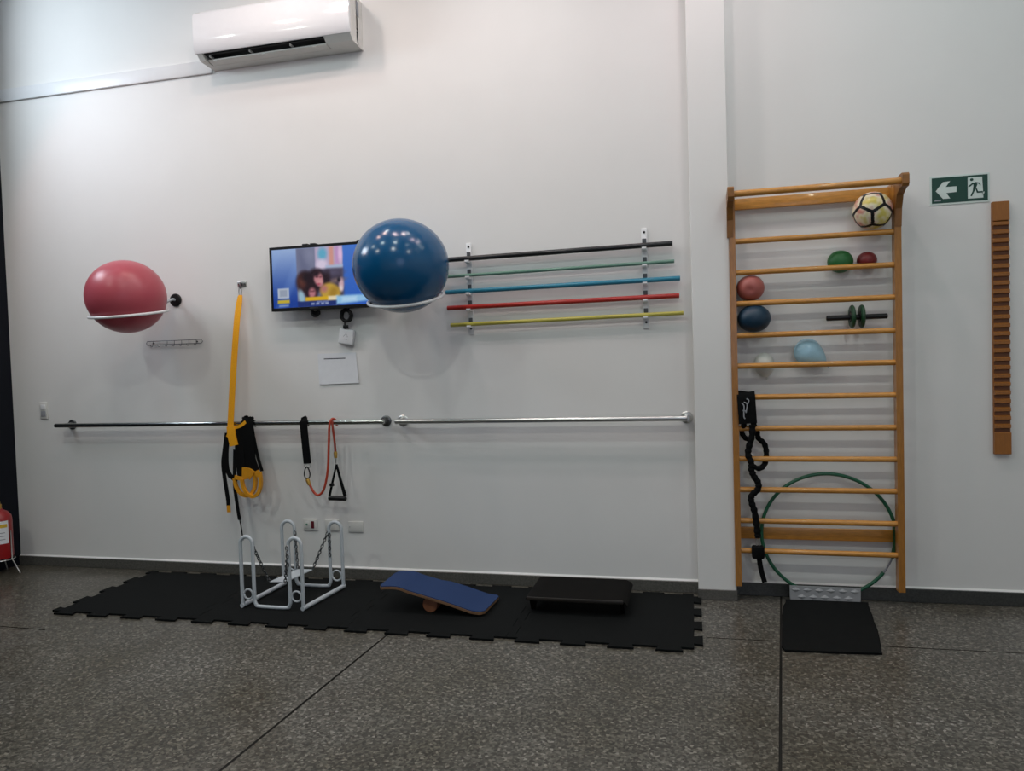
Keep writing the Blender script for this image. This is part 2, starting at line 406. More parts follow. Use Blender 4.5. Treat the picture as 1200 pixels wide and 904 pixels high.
paint(el(.715, .86, .02, .12), (232, 190, 226), .012); paint(el(.52, .70, .055, .09), (216, 204, 226), .02); paint(rc(.56, .63, .735, .68), (170, 186, 214), .01)
paint(rc(.50, .12, .735, .62), (66, 58, 76), .02); paint(el(.66, .42, .08, .035, .12), (118, 98, 100), .015); paint(el(.62, .56, .1, .05), (84, 78, 100), .02)
paint(el(.715, .36, .026, .09), (206, 170, 180), .012); paint(el(.690, .43, .016, .04), (38, 34, 44), .01); paint(el(.71, .28, .022, .05), (226, 206, 206), .012)
paint(el(.335, .42, .085, .19), (46, 26, 30), .02); paint(el(.315, .44, .04, .09), (98, 54, 44), .03); paint(el(.36, .50, .05, .08), (30, 20, 26), .03)
paint(el(.46, .45, .095, .19, .3), (34, 20, 28), .02); paint(el(.55, .42, .045, .16, -.3), (38, 24, 32), .02)
paint(el(.60, .23, .105, .15, -.4), (192, 156, 62), .015); paint(el(.63, .22, .04, .10, -.5), (164, 128, 44), .02); paint(el(.535, .29, .035, .06), (176, 116, 110), .02)
paint(el(.482, .46, .046, .125, .22), (192, 130, 136), .012); paint(el(.498, .40, .025, .05, .2), (206, 146, 148), .015); paint(el(.468, .50, .012, .016), (86, 44, 56), .008); paint(el(.503, .495, .012, .014), (96, 50, 60), .008); paint(el(.482, .375, .018, .014), (160, 62, 84), .008); paint(el(.46, .56, .04, .05, .4), (40, 24, 32), .015)
paint(el(.405, .25, .07, .15), (38, 22, 28), .018); paint(el(.412, .23, .036, .085), (182, 116, 124), .014); paint(el(.40, .26, .01, .012), (96, 52, 60), .007); paint(el(.425, .26, .01, .012), (96, 52, 60), .007)
paint(el(.30, .17, .03, .12, .2), (150, 184, 200), .012)
paint(rc(.257, 0, .70, .095), (30, 48, 112), .008)
paint(rc(.34, .10, .58, .165), (214, 170, 32), .006); paint(rc(.575, .095, .672, .165), (228, 214, 178), .008)
for a in (.40, .45, .50, .545): paint(rc(a, .035, a+.03, .06), (186, 196, 222), .008)
for a in (.46, .52): paint(rc(a, .07, a+.05, .085), (150, 162, 206), .006)
paint(lambda a, b: max(.66-a, (.02+.12*(a-.66)-b)*.56, (b-.165)*.56), (146, 194, 232), .012); paint(rc(.72, .07, .86, .13), (190, 220, 244), .02)
paint(rc(.05, .165, .168, .335), (196, 204, 216), .006); paint(rc(.066, .185, .152, .315), (150, 160, 178), .01)
paint(rc(.045, .078, .172, .135), (196, 172, 52), .006); paint(rc(.06, .025, .16, .05), (140, 160, 202), .008)
sm = bpy.data.materials.new('lit_screen'); sm.use_nodes = True; nt = sm.node_tree; bs = nt.nodes['Principled BSDF']
at = nt.nodes.new('ShaderNodeVertexColor'); at.layer_name = 'picture'; nt.links.new(at.outputs[0], bs.inputs['Emission Color'])
bs.inputs['Base Color'].default_value = (.01, .01, .012, 1); bs.inputs['Roughness'].default_value = .25; bs.inputs['Emission Strength'].default_value = .85
scr = MB()
scr.add([(SX0+(SX1-SX0)*i/GW, TY+.0035, SZ0+(SZ1-SZ0)*j/GH) for j in range(GH+1) for i in range(GW+1)],
        [(j*(GW+1)+i, j*(GW+1)+i+1, (j+1)*(GW+1)+i+1, (j+1)*(GW+1)+i) for j in range(GH) for i in range(GW)])
so_ = obj('screen', scr, sm, t, smooth=None)
ca = so_.data.color_attributes.new('picture', 'FLOAT_COLOR', 'POINT')
for j in range(GH+1):
    for i in range(GW+1): ca.data[j*(GW+1)+i].color = lin(pic[j][i])
# cable coil and little white box hanging under it
cy = -.05
t = thing('cable_coil', (-2.32, cy, 1.80), 'coiled black cable hanging below the lower edge of the television', 'cable')
cl = MB(); 
cl.tube([(-2.318 + (.036+.004*math.sin(k*.37))*math.cos(2*PI*k/24), cy - .018 + .036*(k/96), 1.855 + (.038+.004*math.cos(k*.61))*math.sin(2*PI*k/24)) for k in range(97)], .0085, 8)
obj('coil', cl, BLACK, t)
obj('cord', MB().tube(spl([(-2.30, cy, 1.892), (-2.29, -.05, 1.93), (-2.3, -.04, 2.0)], 5), .004, 8), BLACK, t)
obj('cord', MB().tube(spl([(-2.33, cy, 1.818), (-2.338, -.035, 1.79), (-2.335, -.028, 1.762)], 5), .005, 8), BLACK, t)
obj('plug', MB().box((-2.352, -.04, 1.765), (-2.318, -.018, 1.79), .004), BLACK, t)
t = thing('adapter_box', (-2.335, 0, 1.655), 'small tilted white box hanging from the black cable under the television', 'box')
rz = Matrix.Rotation(math.radians(10), 3, 'Y')
obj('casing', MB().box((-2.39, -.034, 1.655), (-2.28, -.004, 1.762), .008, rz, 3), WHITE, t)
lg = MB(); lg.tube([Vector((-2.335, -.0345, 1.712)) + rz @ Vector(p) for p in ((-.018, 0, -.004), (0, 0, .018), (.018, 0, -.004), (.006, 0, -.002))], .0012, 6)
lg.box((-2.35, -.0352, 1.690), (-2.325, -.0342, 1.693), rot=rz)
obj('printed_mark', lg, INK, t)
t = thing('cable_clump', (-2.54, -.07, 1.85), 'short black cable loop dangling left of the coiled cable under the television', 'cable')
cl = MB(); cl.tube([(-2.543 + .026*math.cos(2*PI*k/16), -.06-.012*(k/32), 1.885 + .026*math.sin(2*PI*k/16)) for k in range(33)], .008, 8)
obj('loop', cl, BLACK, t)
obj('plug', MB().box((-2.575, -.075, 1.868), (-2.51, -.05, 1.895), .006), BLACK, t)
# paper notice
t = thing('paper_notice', (-2.42, 0, 1.38), 'white printed paper notice taped to the wall above the left handrail', 'notice')
obj('sheet', MB().prism([(-2.565, 1.378), (-2.262, 1.384), (-2.280, 1.597), (-2.572, 1.597)], lambda a, b, d: (a, d - .006*max(0, (1.45-b)/.07)**2, b), -.0025, -.0005), PAPER, t, smooth=None)
pr = MB(); pr.box((-2.525, -.0036, 1.556), (-2.36, -.0028, 1.563)); obj('title_line', pr, INKD, t, smooth=None)
pr = MB()
for i, (a, b) in enumerate(((-2.54, -2.5), (-2.49, -2.33), (-2.54, -2.36), (-2.545, -2.32), (-2.54, -2.5), (-2.47, -2.36))):
    z = 1.53-.02*i; pr.box((a, -.0036, z), (b, -.0028, z+.004))
obj('text_line', pr, INK, t, smooth=None)

# ---------------------------------------------------------------- wall plates
def plate(name, x0, x1, z0, z1, label, cat):
    t = thing(name, ((x0+x1)/2, 0, z0), label, cat)
    obj('cover_plate', MB().box((x0, -.011, z0), (x1, 0, z1), .004), OFFW, t)
    return t
t = plate('light_switch', -4.985, -4.915, 1.163, 1.295, 'white wall switch plate left of the handrail', 'switch')
obj('rocker', MB().box((-4.972, -.016, 1.235), (-4.928, -.011, 1.275), .002), WHITE, t)
obj('socket', MB().box((-4.972, -.0135, 1.18), (-4.928, -.011, 1.225), .002), INK, t)
t = plate('power_outlet', -2.735, -2.625, .335, .415, 'white wall outlet with a green mark and a dark red socket', 'outlet')
obj('socket', MB().box((-2.722, -.0135, .35), (-2.688, -.011, .40), .002), OFFW, t)
o = obj('green_socket', MB().lathe([(.008, 0), (.008, .002)], (-2.705, -.0135, .378), (0, -1, 0), 14), mat('dull_green', (92, 140, 118), .6), t); o['label'] = 'greenish socket mark'
o = obj('red_socket', MB().box((-2.671, -.0145, .350), (-2.648, -.011, .402), .002), mat('dark_red_plastic', (96, 18, 30), .5), t); o['label'] = 'dark red socket'
t = plate('power_outlet', -2.565, -2.455, .335, .415, 'white wall outlet seen through the top of the back right loop of the white frame', 'outlet')
obj('socket', MB().box((-2.535, -.0135, .35), (-2.485, -.011, .40), .003), OFFW, t)
t = plate('blank_plate', -2.385, -2.272, .330, .405, 'blank white wall plate right of the white frame', 'wall plate')
obj('screw', MB().lathe([(.004, 0), (.003, .0015)], (-2.372, -.011, .367), (0, -1, 0), 10), INK, t)

# ---------------------------------------------------------------- handrails
def handrail(x0, x1, s0, s1, M_, MF, label):
    z, y = 1.115, -.085
    t = thing('handrail', ((x0+x1)/2, 0, z), label, 'handrail', 'wall handrails')
    obj('rail', MB().tube([(x0-.006, y, z), (x0, y, z), (x1, y, z), (x1+.006, y, z)], [.010, .0165, .0165, .010], 20), M_, t)
    for s in (s0, s1):
        mt = obj('mount', MB().lathe([(.022, .008), (.02, .02), (.017, .03), (.017, -y-.012)], (s, 0, z), (0, -1, 0), 24), MF, t)
        obj('flange', MB().lathe([(.038, 0), (.038, .006), (.033, .01), (.012, .011)], (s, 0, z), (0, -1, 0), 32), MF, mt)
    return t
handrail(-4.765, -2.055, -4.69, -2.07, CHROME, DSTEEL, 'polished chrome handrail on the wall below the television with straps hanging on it')
handrail(-1.965, -.035, -1.945, -.035, STEEL, STEEL, 'bare brushed steel handrail below the coloured poles')

# ---------------------------------------------------------------- yellow suspension trainer
t = thing('wall_anchor', (-3.152, 0, 2.10), 'small steel wall anchor plate above the yellow strap', 'wall anchor')
obj('plate', MB().box((-3.187, -.006, 2.103), (-3.117, 0, 2.143), .002), STEEL, t)
for x in (-3.176, -3.128): obj('bolt', MB().lathe([(.006, 0), (.006, .004), (.003, .006)], (x, -.006, 2.123), (0, -1, 0), 6), DSTEEL, t)
obj('eye', MB().tube([(-3.152, -.02+.015*math.cos(2*PI*k/20), 2.108+.02*math.sin(2*PI*k/20)) for k in range(20)], .004, 8, True), DSTEEL, t)
t = thing('suspension_trainer', (-3.19, -.1, .4), 'yellow and black suspension trainer strap hanging from the wall anchor over the handrail', 'exercise strap')
obj('carabiner', MB().tube([(-3.153+.012*math.cos(2*PI*k/24), -.026, 2.066+.030*math.sin(2*PI*k/24)) for k in range(24)], .0035, 8, True), STEEL, t)
ystrap = [(-3.150, -.03, 2.040), (-3.153, -.04, 2.0), (-3.165, -.065, 1.85), (-3.19, -.095, 1.5), (-3.218, -.112, 1.14), (-3.222, -.112, 1.06)]
obj('anchor_strap', MB().ribbon(spl(ystrap, 6), [.028+.020*min(1, k/8) for k in range(31)], .004), YEL, t)
st = MB()
for z in (1.93, 1.84, 1.70, 1.60): st.box((-3.20, -.1, z), (-3.16, -.05, z+.004))
yb = MB()
yb.ribbon(spl([(-3.215, -.120, 1.10), (-3.205, -.126, 1.03), (-3.19, -.126, .96)], 5), .062, .012)
yb.ribbon(spl([(-3.25, -.115, 1.04), (-3.215, -.118, 1.02), (-3.19, -.118, .99)], 5), .03, .01)
yb.ribbon(spl([(-3.20, -.112, 1.085), (-3.14, -.114, 1.10), (-3.10, -.110, 1.128)], 5), .022, .008)
obj('equalizer_loop', yb, YEL, t)
def hang(pts, wd=.034, name='strap', mt=BMATTE, th=.004): return obj(name, MB().ribbon(spl(pts, 7), wd, th), mt, t)
# black webbing gathered over the rail
hang([(-3.12, -.062, 1.09), (-3.115, -.072, 1.131), (-3.11, -.085, 1.137), (-3.105, -.108, 1.122), (-3.10, -.116, .95), (-3.11, -.113, .78)], .07)
hang([(-3.075, -.062, 1.09), (-3.072, -.072, 1.132), (-3.07, -.085, 1.138), (-3.066, -.109, 1.122), (-3.06, -.119, .98), (-3.05, -.117, .77)], .055)
hang([(-3.16, -.11, 1.09), (-3.165, -.117, .95), (-3.16, -.116, .80), (-3.155, -.114, .73)], .05)
hang([(-3.14, -.108, 1.08), (-3.138, -.121, .90), (-3.13, -.119, .76)], .045)
hang([(-3.055, -.105, 1.10), (-3.02, -.115, .92), (-2.985, -.112, .775)], .024)
hang([(-3.07, -.105, 1.05), (-3.045, -.119, .9), (-3.01, -.116, .78)], .02)
hang([(-3.235, -.112, 1.08), (-3.258, -.116, .93), (-3.262, -.114, .80), (-3.235, -.114, .74), (-3.19, -.112, .70)], .03)
hang([(-3.258, -.108, 1.05), (-3.285, -.112, .90), (-3.297, -.110, .82), (-3.287, -.110, .70), (-3.272, -.108, .57), (-3.270, -.108, .52)], .03)
hang([(-3.28, -.118, .85), (-3.262, -.118, .79), (-3.235, -.116, .73)], .036)
hang([(-3.195, -.112, .93), (-3.205, -.112, .78), (-3.210, -.110, .66), (-3.195, -.108, .50), (-3.185, -.105, .42)], .026)
obj('thin_tail', MB().ribbon(spl([(-3.186, -.105, .43), (-3.178, -.10, .36), (-3.172, -.095, .27)], 5), [.016]+[.009]*10, .003), BMATTE, t)
o = hang([(-3.270, -.108, .525), (-3.268, -.108, .475)], .028, 'strap_tip', YELH, .006); o['label'] = 'yellow strap tip'
# the two yellow foot loops
for cx, dy, ww in ((-3.115, -.012, .10), (-3.05, -.034, .09)):
    pts = [(cx-ww*.9, -.105+dy, .725), (cx-ww*.78, -.105+dy, .665), (cx-ww*.4, -.107+dy, .615), (cx+ww*.15, -.107+dy, .60), (cx+ww*.6, -.106+dy, .635), (cx+ww*.78, -.105+dy, .70), (cx+ww*.72, -.105+dy, .775)]
    o = obj('foot_loop', MB().ribbon(spl(pts, 7), .022, .022), YELH, t); o['label'] = 'yellow foot loop'
yb = MB(); yb.ribbon(spl([(-3.195, -.125, .735), (-3.15, -.128, .725), (-3.09, -.128, .735)], 5), .026, .014)
yb.ribbon(spl([(-3.13, -.128, .77), (-3.08, -.132, .765), (-3.05, -.130, .745)], 5), .07, .012); yb.ribbon(spl([(-3.02, -.128, .78), (-3.0, -.128, .74)], 3), .035, .012)
o = obj('grip_cover', yb, YELH, t); o['label'] = 'yellow grip cover'

# ---------------------------------------------------------------- orange resistance tube
t = thing('resistance_tube', (-2.5, -.1, .58), 'orange resistance tube with black strap and handle hung on the handrail', 'resistance band')
obj('door_strap', MB().ribbon(spl([(-2.655, -.065, 1.09), (-2.652, -.075, 1.131), (-2.65, -.088, 1.136), (-2.646, -.108, 1.118), (-2.637, -.112, 1.0), (-2.628, -.108, .83)], 6), .056, .006), BMATTE, t)
obj('ring', MB().tube([(-2.628+.024*math.cos(2*PI*k/20), -.108, .815+.014*math.sin(2*PI*k/20)) for k in range(20)], .003, 8, True), STEEL, t)
obj('carabiner', MB().tube([(-2.632+(.021-.006*math.sin(2*PI*k/24))*math.cos(2*PI*k/24), -.110, .765+.042*math.sin(2*PI*k/24)) for k in range(24)], .0045, 8, True), BLACK, t)
obj('end_clip', MB().lathe([(.012, 0), (.015, .01), (.012, .045)], (-2.632, -.110, .722), (.35, 0, -1), 12), GOLD, t)
tb = [(-2.615, -.110, .682), (-2.585, -.112, .63), (-2.548, -.113, .61), (-2.505, -.113, .655), (-2.472, -.113, .78), (-2.457, -.112, .95), (-2.447, -.110, 1.09), (-2.438, -.094, 1.135), (-2.428, -.075, 1.137), (-2.418, -.064, 1.12), (-2.415, -.062, 1.09)]
obj('tube', MB().tube(spl(tb, 8), .0085, 10), ORAN, t)
obj('tube', MB().tube(spl([(-2.428, -.106, 1.128), (-2.420, -.112, 1.07), (-2.412, -.110, .98), (-2.410, -.108, .905)], 8), .008, 10), mat('dark_orange_latex_tube', (150, 52, 34), .4), t)
obj('end_clip', MB().lathe([(.010, 0), (.0135, .01), (.011, .045)], (-2.410, -.108, .915), (0, 0, -1), 12), GOLD, t)
obj('swivel', MB().lathe([(.006, 0), (.006, .025), (.003, .04)], (-2.409, -.108, .872), (0, 0, -1), 10), STEEL, t)
top = (-2.406, -.108, .825)
obj('handle_strap', MB().ribbon(spl([top, (-2.436, -.108, .72), (-2.468, -.108, .605)], 5), [.012+.006*k/10 for k in range(11)], .004), BMATTE, t)
obj('handle_strap', MB().ribbon(spl([top, (-2.378, -.108, .71), (-2.350, -.108, .605)], 5), [.014+.012*k/10 for k in range(11)], .005), BMATTE, t)
obj('strap_slider', MB().box((-2.462, -.118, .672), (-2.432, -.100, .692), .003), BLACK, t)
obj('grip', MB().lathe([(.012, 0), (.0175, .004), (.0165, .066), (.0175, .128), (.012, .132)], (-2.475, -.108, .590), (1, 0, -.03), 16), BLACK, t)

# ---------------------------------------------------------------- pole rack
POLES = [((-1.60, 2.193), (-.097, 2.205), .0165, 'black', (22, 22, 24)), ((-1.60, 2.082), (-.089, 2.094), .0115, 'green', (98, 136, 120)),
         ((-1.59, 1.977), (-.056, 1.986), .0155, 'blue', (40, 126, 152)), ((-1.583, 1.871), (-.063, 1.879), .0155, 'red', (172, 42, 34)), ((-1.564, 1.757), (-.040, 1.770), .013, 'yellow', (184, 174, 78))]
for (x, zs, zt, zb, lab) in ((-1.43, 0, 2.300, 1.690, 'left white wall rail with hooks holding the coloured poles'), (-.272, 0, 2.316, 1.683, 'right white wall rail with hooks holding the coloured poles')):
    t = thing('pole_rail', (x, 0, zb), lab, 'pole rack', 'wall rails of the pole rack')
    bk = MB(); bk.box((x-.018, -.012, zb), (x+.018, 0, zt), .003)
    obj('back_strip', bk, WHITE, t)
    for zz in (zt-.025, zb+.04): obj('screw', MB().lathe([(.008, 0), (.007, .003)], (x, -.012, zz), (0, -1, 0), 12), BLACK, t)
    for a, b, rr, nm, c in POLES:
        k = (x-a[0])/(b[0]-a[0]); z = a[1] + (b[1]-a[1])*k
        hk = MB(); y = -.012-rr-.004
        hk.prism([(0, z-rr-.014), (-.05, z-rr-.014), (-.056, z-rr-.006), (-.056, z-rr+.004), (-.05, z-rr+.004), (-.048, z-rr-.003), (0, z-rr-.003)], lambda p, q, d: (d, p-.012, q), x-.014, x+.014)
        obj('hook', hk, WHITE, t, smooth=None)
        obj('clip', MB().box((x-.013, -.02, z+rr+.002), (x+.013, -.012, z+rr+.03), .003), INKD, t)
for a, b, rr, nm, c in POLES:
    y = -.034-rr*.4
    t_ = MB(); t_.tube([(a[0], y, a[1]), (a[0]+.003, y, a[1]), (b[0]-.003, y, b[1]), (b[0], y, b[1])], [rr*.88, rr, rr, rr*.88], 18)
    tag(obj('exercise_pole', t_, mat(nm+'_painted_pole', c, .35, var=.05, scale=8), base=((a[0]+b[0])/2, y, a[1]-rr)), 'long %s exercise pole on the white wall rails' % nm, 'pole', 'coloured poles on the wall rack')

# ---------------------------------------------------------------- puzzle mats
TW, D = .992, .045
MX0, MY0, MY1 = -3.985, -.955, -.068
def tooth(tv): return (tv*4.0 % 1.0)
def teeth_line(n=4):            # (t, out) polyline over 0..1, slightly flared teeth
    pts = []
    for i in range(n):
        a = i/n; q = 1/n
        pts += [(a+q*.27, 0), (a+q*.22, 1), (a+q*.78, 1), (a+q*.73, 0)]
    return [(0, 0)] + pts + [(1, 0)]
TL = teeth_line()
labs = ['black interlocking rubber mat at the far left, with nothing on it', 'black interlocking rubber mat under the white frame', 'black interlocking rubber mat under the blue balance board', 'black interlocking rubber mat at the right end, under the dark step bench']
for i in range(4):
    x0 = MX0+i*TW; x1 = x0+TW; g = .0015; out = []
    for tv, q in TL: out.append((x0+g+(TW-2*g)*tv, MY0-D*q+(0 if q == 0 else 0)))           # front, left to right, teeth outwards
    for tv, q in TL[1:]: out.append((x1-g+D*q - (0), MY0+(MY1-MY0)*tv))                       # right side, teeth outwards
    for tv, q in TL[::-1][1:]: out.append((x0+g+(TW-2*g)*tv, MY1-D*.6*q))                     # back, sockets
    for tv, q in TL[::-1][1:-1]: out.append((x0+g+D*q, MY0+(MY1-MY0)*tv))                     # left side, sockets
    mb = MB().prism(out, lambda a, b, d: (a, b, d), .001, .012)
    tag(obj('puzzle_mat', mb, RUBBER, base=((x0+x1)/2, (MY0+MY1)/2, 0), smooth=None), labs[i], 'floor mat', 'interlocking black floor mats')

# ---------------------------------------------------------------- white tubular frame with a hanging foot plate
MZ = .0128
t = thing('balance_trainer', (-2.54, -.5, MZ), 'white tubular frame with four loops and a foot plate hung on chains', 'balance trainer')
yf, yk = -.73, -.275
XA, XB, XC, XD = -2.764, -2.680, -2.432, -2.345     # outer left, inner left, inner right, outer right
RT = .0115; ztop = .455
def loop_pts(xo, xi, y, hz):
    c = (xo+xi)/2; rad = abs(xi-xo)/2; s = 1 if xi > xo else -1
    arc = [(c - s*rad*math.cos(PI*k/12), y, hz-rad+rad*math.sin(PI*k/12)) for k in range(13)]
    return [(xo, y, MZ+RT)] + arc + [(xi, y, MZ+RT+.06)]
for y, za, zb in ((yf, .46, .46), (yk, .46, .46)):
    dx = .0 if y == yf else .03
    xo1, xi1, xi2, xo2 = (XA, XB, XC, XD) if y == yf else (-2.748, -2.652, -2.395, -2.303)
    obj('loop', MB().tube(loop_pts(xo1, xi1, y, za), RT, 12), WMETAL, t)
    obj('loop', MB().tube(loop_pts(xo2, xi2, y, zb), RT, 12), WMETAL, t)
    zz = MZ+RT
    pts = [(xi1, y, zz+.06), (xi1, y, zz+.035), (xi1+.01, y, zz+.012), (xi1+.035, y, zz), (xi2-.035, y, zz), (xi2-.01, y, zz+.012), (xi2, y, zz+.035), (xi2, y, zz+.06)]
    obj('crossbar', MB().tube([pts[0]] + spl(pts[1:-1], 5) + [pts[-1]], RT, 12), WMETAL, t)
    for xa, xb in ((xo1, xi1), (xo2, xi2)):
        c = (xa+xb)/2; rad = abs(xb-xa)/2-.012
        obj('spacer_ring', MB().tube([(c+rad*math.cos(2*PI*k/24), y, .098+rad*math.sin(2*PI*k/24)) for k in range(24)], .006, 8, True), WMETAL, t)
obj('side_bar', MB().tube([(XA, yf-.012, MZ+.0145), (-2.748, yk+.012, MZ+.0145)], .014, 14), WMETAL, t)
obj('side_bar', MB().tube([(XD, yf-.012, MZ+.0145), (-2.303, yk+.012, MZ+.0145)], .014, 14), WMETAL, t)
pc = [(-2.655, -.60, .14), (-2.548, -.588, .14), (-2.512, -.30, .14), (-2.620, -.305, .14)]
obj('foot_plate', MB().prism([(p[0], p[1]) for p in pc], lambda a, b, d: (a, b, d), .136, .141), WMETAL, t, smooth=None)
def chain(a, b, link=.030):
    a = Vector(a); b = Vector(b); d = (b-a); n = max(2, int(d.length/(link*.72))); d.normalize(); mb = MB()
    s1 = d.cross(Vector((0, 0, 1)) if abs(d.z) < .9 else Vector((1, 0, 0))).normalized(); s2 = d.cross(s1)
    for i in range(n):
        c = a + (b-a)*((i+.5)/n); s = s1 if i % 2 else s2
        mb.tube([c + d*link*.5*math.cos(2*PI*k/12) + s*link*.28*math.sin(2*PI*k/12) for k in range(12)], .0034, 6, True)
    return mb
CH = [((-2.682, -.722, .40), pc[0]), ((-2.438, -.722, .40), pc[1]), ((-2.40, -.283, .39), pc[2]), ((-2.645, -.283, .39), pc[3])]
for a, b in CH: obj('chain', chain(a, (b[0], b[1], .143)), DSTEEL, t)
obj('chain', chain((-2.386, -.288, .385), (-2.388, -.288, .23)), DSTEEL, t); obj('chain', chain((-2.436, -.742, .41), (-2.434, -.742, .26)), DSTEEL, t)

# ---------------------------------------------------------------- blue balance board on its roller
bp = [(-1.86, .168), (-1.80, .174), (-1.735, .172), (-1.67, .152), (-1.56, .124), (-1.43, .090), (-1.34, .062), (-1.28, .045), (-1.215, .040)]
cv = spl([(a, 0, b) for a, b in bp], 5)
t = thing('balance_board', (-1.53, -.51, .03), 'blue carpeted balance board tilted on a wooden roller', 'balance board')
def slab(zo0, zo1, ya, yb, ins):
    mb = MB(); vs = []; n = len(cv)
    for i, p in enumerate(cv):
        e = max(0, 1-min(i, n-1-i)/2.0)*.03
        ya_ = ya+e+ins; yb_ = yb-e-ins
        sk = .02*(i/(n-1))
        for (y, z) in ((ya_+sk, p.z+zo0), (yb_+sk, p.z+zo0), (yb_+sk, p.z+zo1), (ya_+sk, p.z+zo1)): vs.append((p.x + .05*(y-ya)/.33*(-.3 if i < n/2 else .4), y, z))
    fs = []
    for i in range(n-1):
        for k in range(4): l = (k+1) % 4; fs.append([i*4+k, i*4+l, i*4+4+l, i*4+4+k])
    fs.append([3, 2, 1, 0]); fs.append([(n-1)*4+k for k in range(4)])
    return mb.add(vs, fs)
obj('plywood_deck', slab(-.016, -.002, -.70, -.375, 0), PLY, t, smooth=50)
obj('carpet_top', slab(-.002, .003, -.70, -.375, .004), BCARP, t, smooth=50)
rl = MB().lathe([(.036, 0), (.0455, .002), (.0455, .25), (.036, .252)], (-1.555, -.645, MZ+.0455), (0, 1, 0), 28)
o = obj('board_roller', rl, mat('roller_wood', (142, 92, 64), .5, var=.12), base=(-1.555, -.52, MZ)); tag(o, 'round wooden roller lying under the blue balance board', 'roller')

# ---------------------------------------------------------------- dark step bench
t = thing('step_bench', (-.68, -.37, MZ), 'low dark brown wooden bench by the skirting on the right mat', 'bench')
tp = [(-.985, .098), (-.97, .112), (-.9, .114), (-.5, .114), (-.425, .112), (-.395, .098), (-.385, .08), (-.392, .078), (-.403, .092), (-.43, .098), (-.5, .1), (-.9, .1), (-.965, .099)]
obj('deck', MB().prism(tp, lambda a, b, d: (a, d, b), -.575, -.165), DWOOD, t, smooth=50)
obj('front_lip', MB().box((-.975, -.585, .092), (-.41, -.572, .113), .004), mat('brown_board_edge', (30, 25, 20), .5, var=.15), t)
for x in (-.955, -.42):
    obj('leg', MB().prism([(-.50, MZ), (-.46, MZ), (-.40, .06), (-.34, .06), (-.27, MZ), (-.23, MZ), (-.20, .1), (-.55, .1)], lambda a, b, d: (d, a, b), x-.011, x+.011), DWOOD, t, smooth=None)

# ---------------------------------------------------------------- wall ladder
RY, RR = -.125, .0165
RZ = [2.177, 1.9895, 1.804, 1.613, 1.429, 1.241, 1.0525, .8675, .681, .4915, .308]
t = thing('wall_bars', (.7, -.1, .09), 'tall varnished wooden wall bars beside the pillar', 'wall bars')
for xa, xb, xc, xd in ((.237, .272, .232, .268), (1.141, 1.177, 1.137, 1.173)):
    st = MB()
    st.prism([(xc, .095), (xd, .095), (xb, 2.435), (xa, 2.435)], lambda a, b, d: (a, d, b), -.15, -.088)
    o = obj('upright', st, WOODV, t, smooth=None)
    for zc in (.40, 2.41): obj('wall_spacer', MB().box((xc+.004, -.09, zc-.05), (xd-.002, 0, zc+.05), .003), WOODV, o)
for z in RZ:
    obj('rung', MB().tube([(.268, RY, z+.001), (1.142, RY, z-.002)], RR, 16), WOOD, t)
TRY, TRZ = -.28, 2.43
obj('pull_up_bar', MB().tube([(.235, TRY, TRZ), (1.172, TRY, TRZ)], .019, 18), WOOD, t)
for x0, x1 in ((.225, .262), (1.143, 1.18)):
    br = [(-.10, 2.20), (-.152, 2.20), (-.165, 2.30), (-.20, 2.37), (-.26, 2.393), (-.305, 2.395), (-.318, 2.41), (-.318, 2.455), (-.305, 2.468), (-.25, 2.468), (-.10, 2.45)]
    obj('bar_bracket', MB().prism(br, lambda a, b, d: (d, a, b), x0, x1-.002), WOODE, t, smooth=None)
obj('top_board', MB().box((.272, -.05, 2.38), (1.142, -.025, 2.447), .004), WOOD, t)
obj('bottom_board', MB().box((.27, -.045, .362), (1.137, -.022, .433), .004), WOOD, t)

# balls and things resting on the rungs
def soccer_ball():
    bm = bmesh.new(); bmesh.ops.create_icosphere(bm, subdivisions=6, radius=1)
    phi = (1+5**.5)/2
    ico = [Vector(v).normalized() for a in (1, -1) for b in (phi, -phi) for v in ((0, a, b), (a, b, 0), (b, 0, a))]
    v0 = (ico[0] + [q for q in ico[1:] if ico[0].dot(q) > .4][0]); near = sorted(ico, key=lambda q: -q.dot(ico[0]))
    a, b = near[0], near[1]; c = [q for q in ico if q not in (a, b) and q.dot(a) > .4 and q.dot(b) > .4][0]
    vert = (a+b+c).normalized()
    target = Vector((-.21, -.955, -.21)).normalized()
    q1 = vert.rotation_difference(target)
    top = q1 @ a; tgt_up = Vector((0, 0, 1)); best = 0
    # spin about the target so that one panel sits straight above
    def flat(v): return (v - target*v.dot(target)).normalized()
    aa, bb = flat(top), flat(tgt_up); ang = math.atan2(target.dot(aa.cross(bb)), aa.dot(bb))
    from mathutils import Quaternion
    q = Quaternion(target, ang) @ q1
    cen = [q @ p for p in ico]
    mb = MB(); bm.verts.index_update(); vs = []
    for v in bm.verts:
        d = sorted((-v.co.dot(c) for c in cen)); gap = d[1]-d[0]
        vs.append(Vector((1.035, -.113, 2.3045)) + v.co*.107*(1 - .012*max(0, 1-gap/.05)))
    fs = []; ms = []
    hue = [random.randrange(3) for _ in cen]
    for fc in bm.faces:
        p = fc.calc_center_median().normalized(); ds = sorted(((-p.dot(c), i) for i, c in enumerate(cen)))
        gap = ds[1][0]-ds[0][0]
        fs.append([v.index for v in fc.verts]); ms.append(1 if gap < .085 else 0)
    bm.free()
    mb.add(vs, fs); mb.m = ms
    return mb
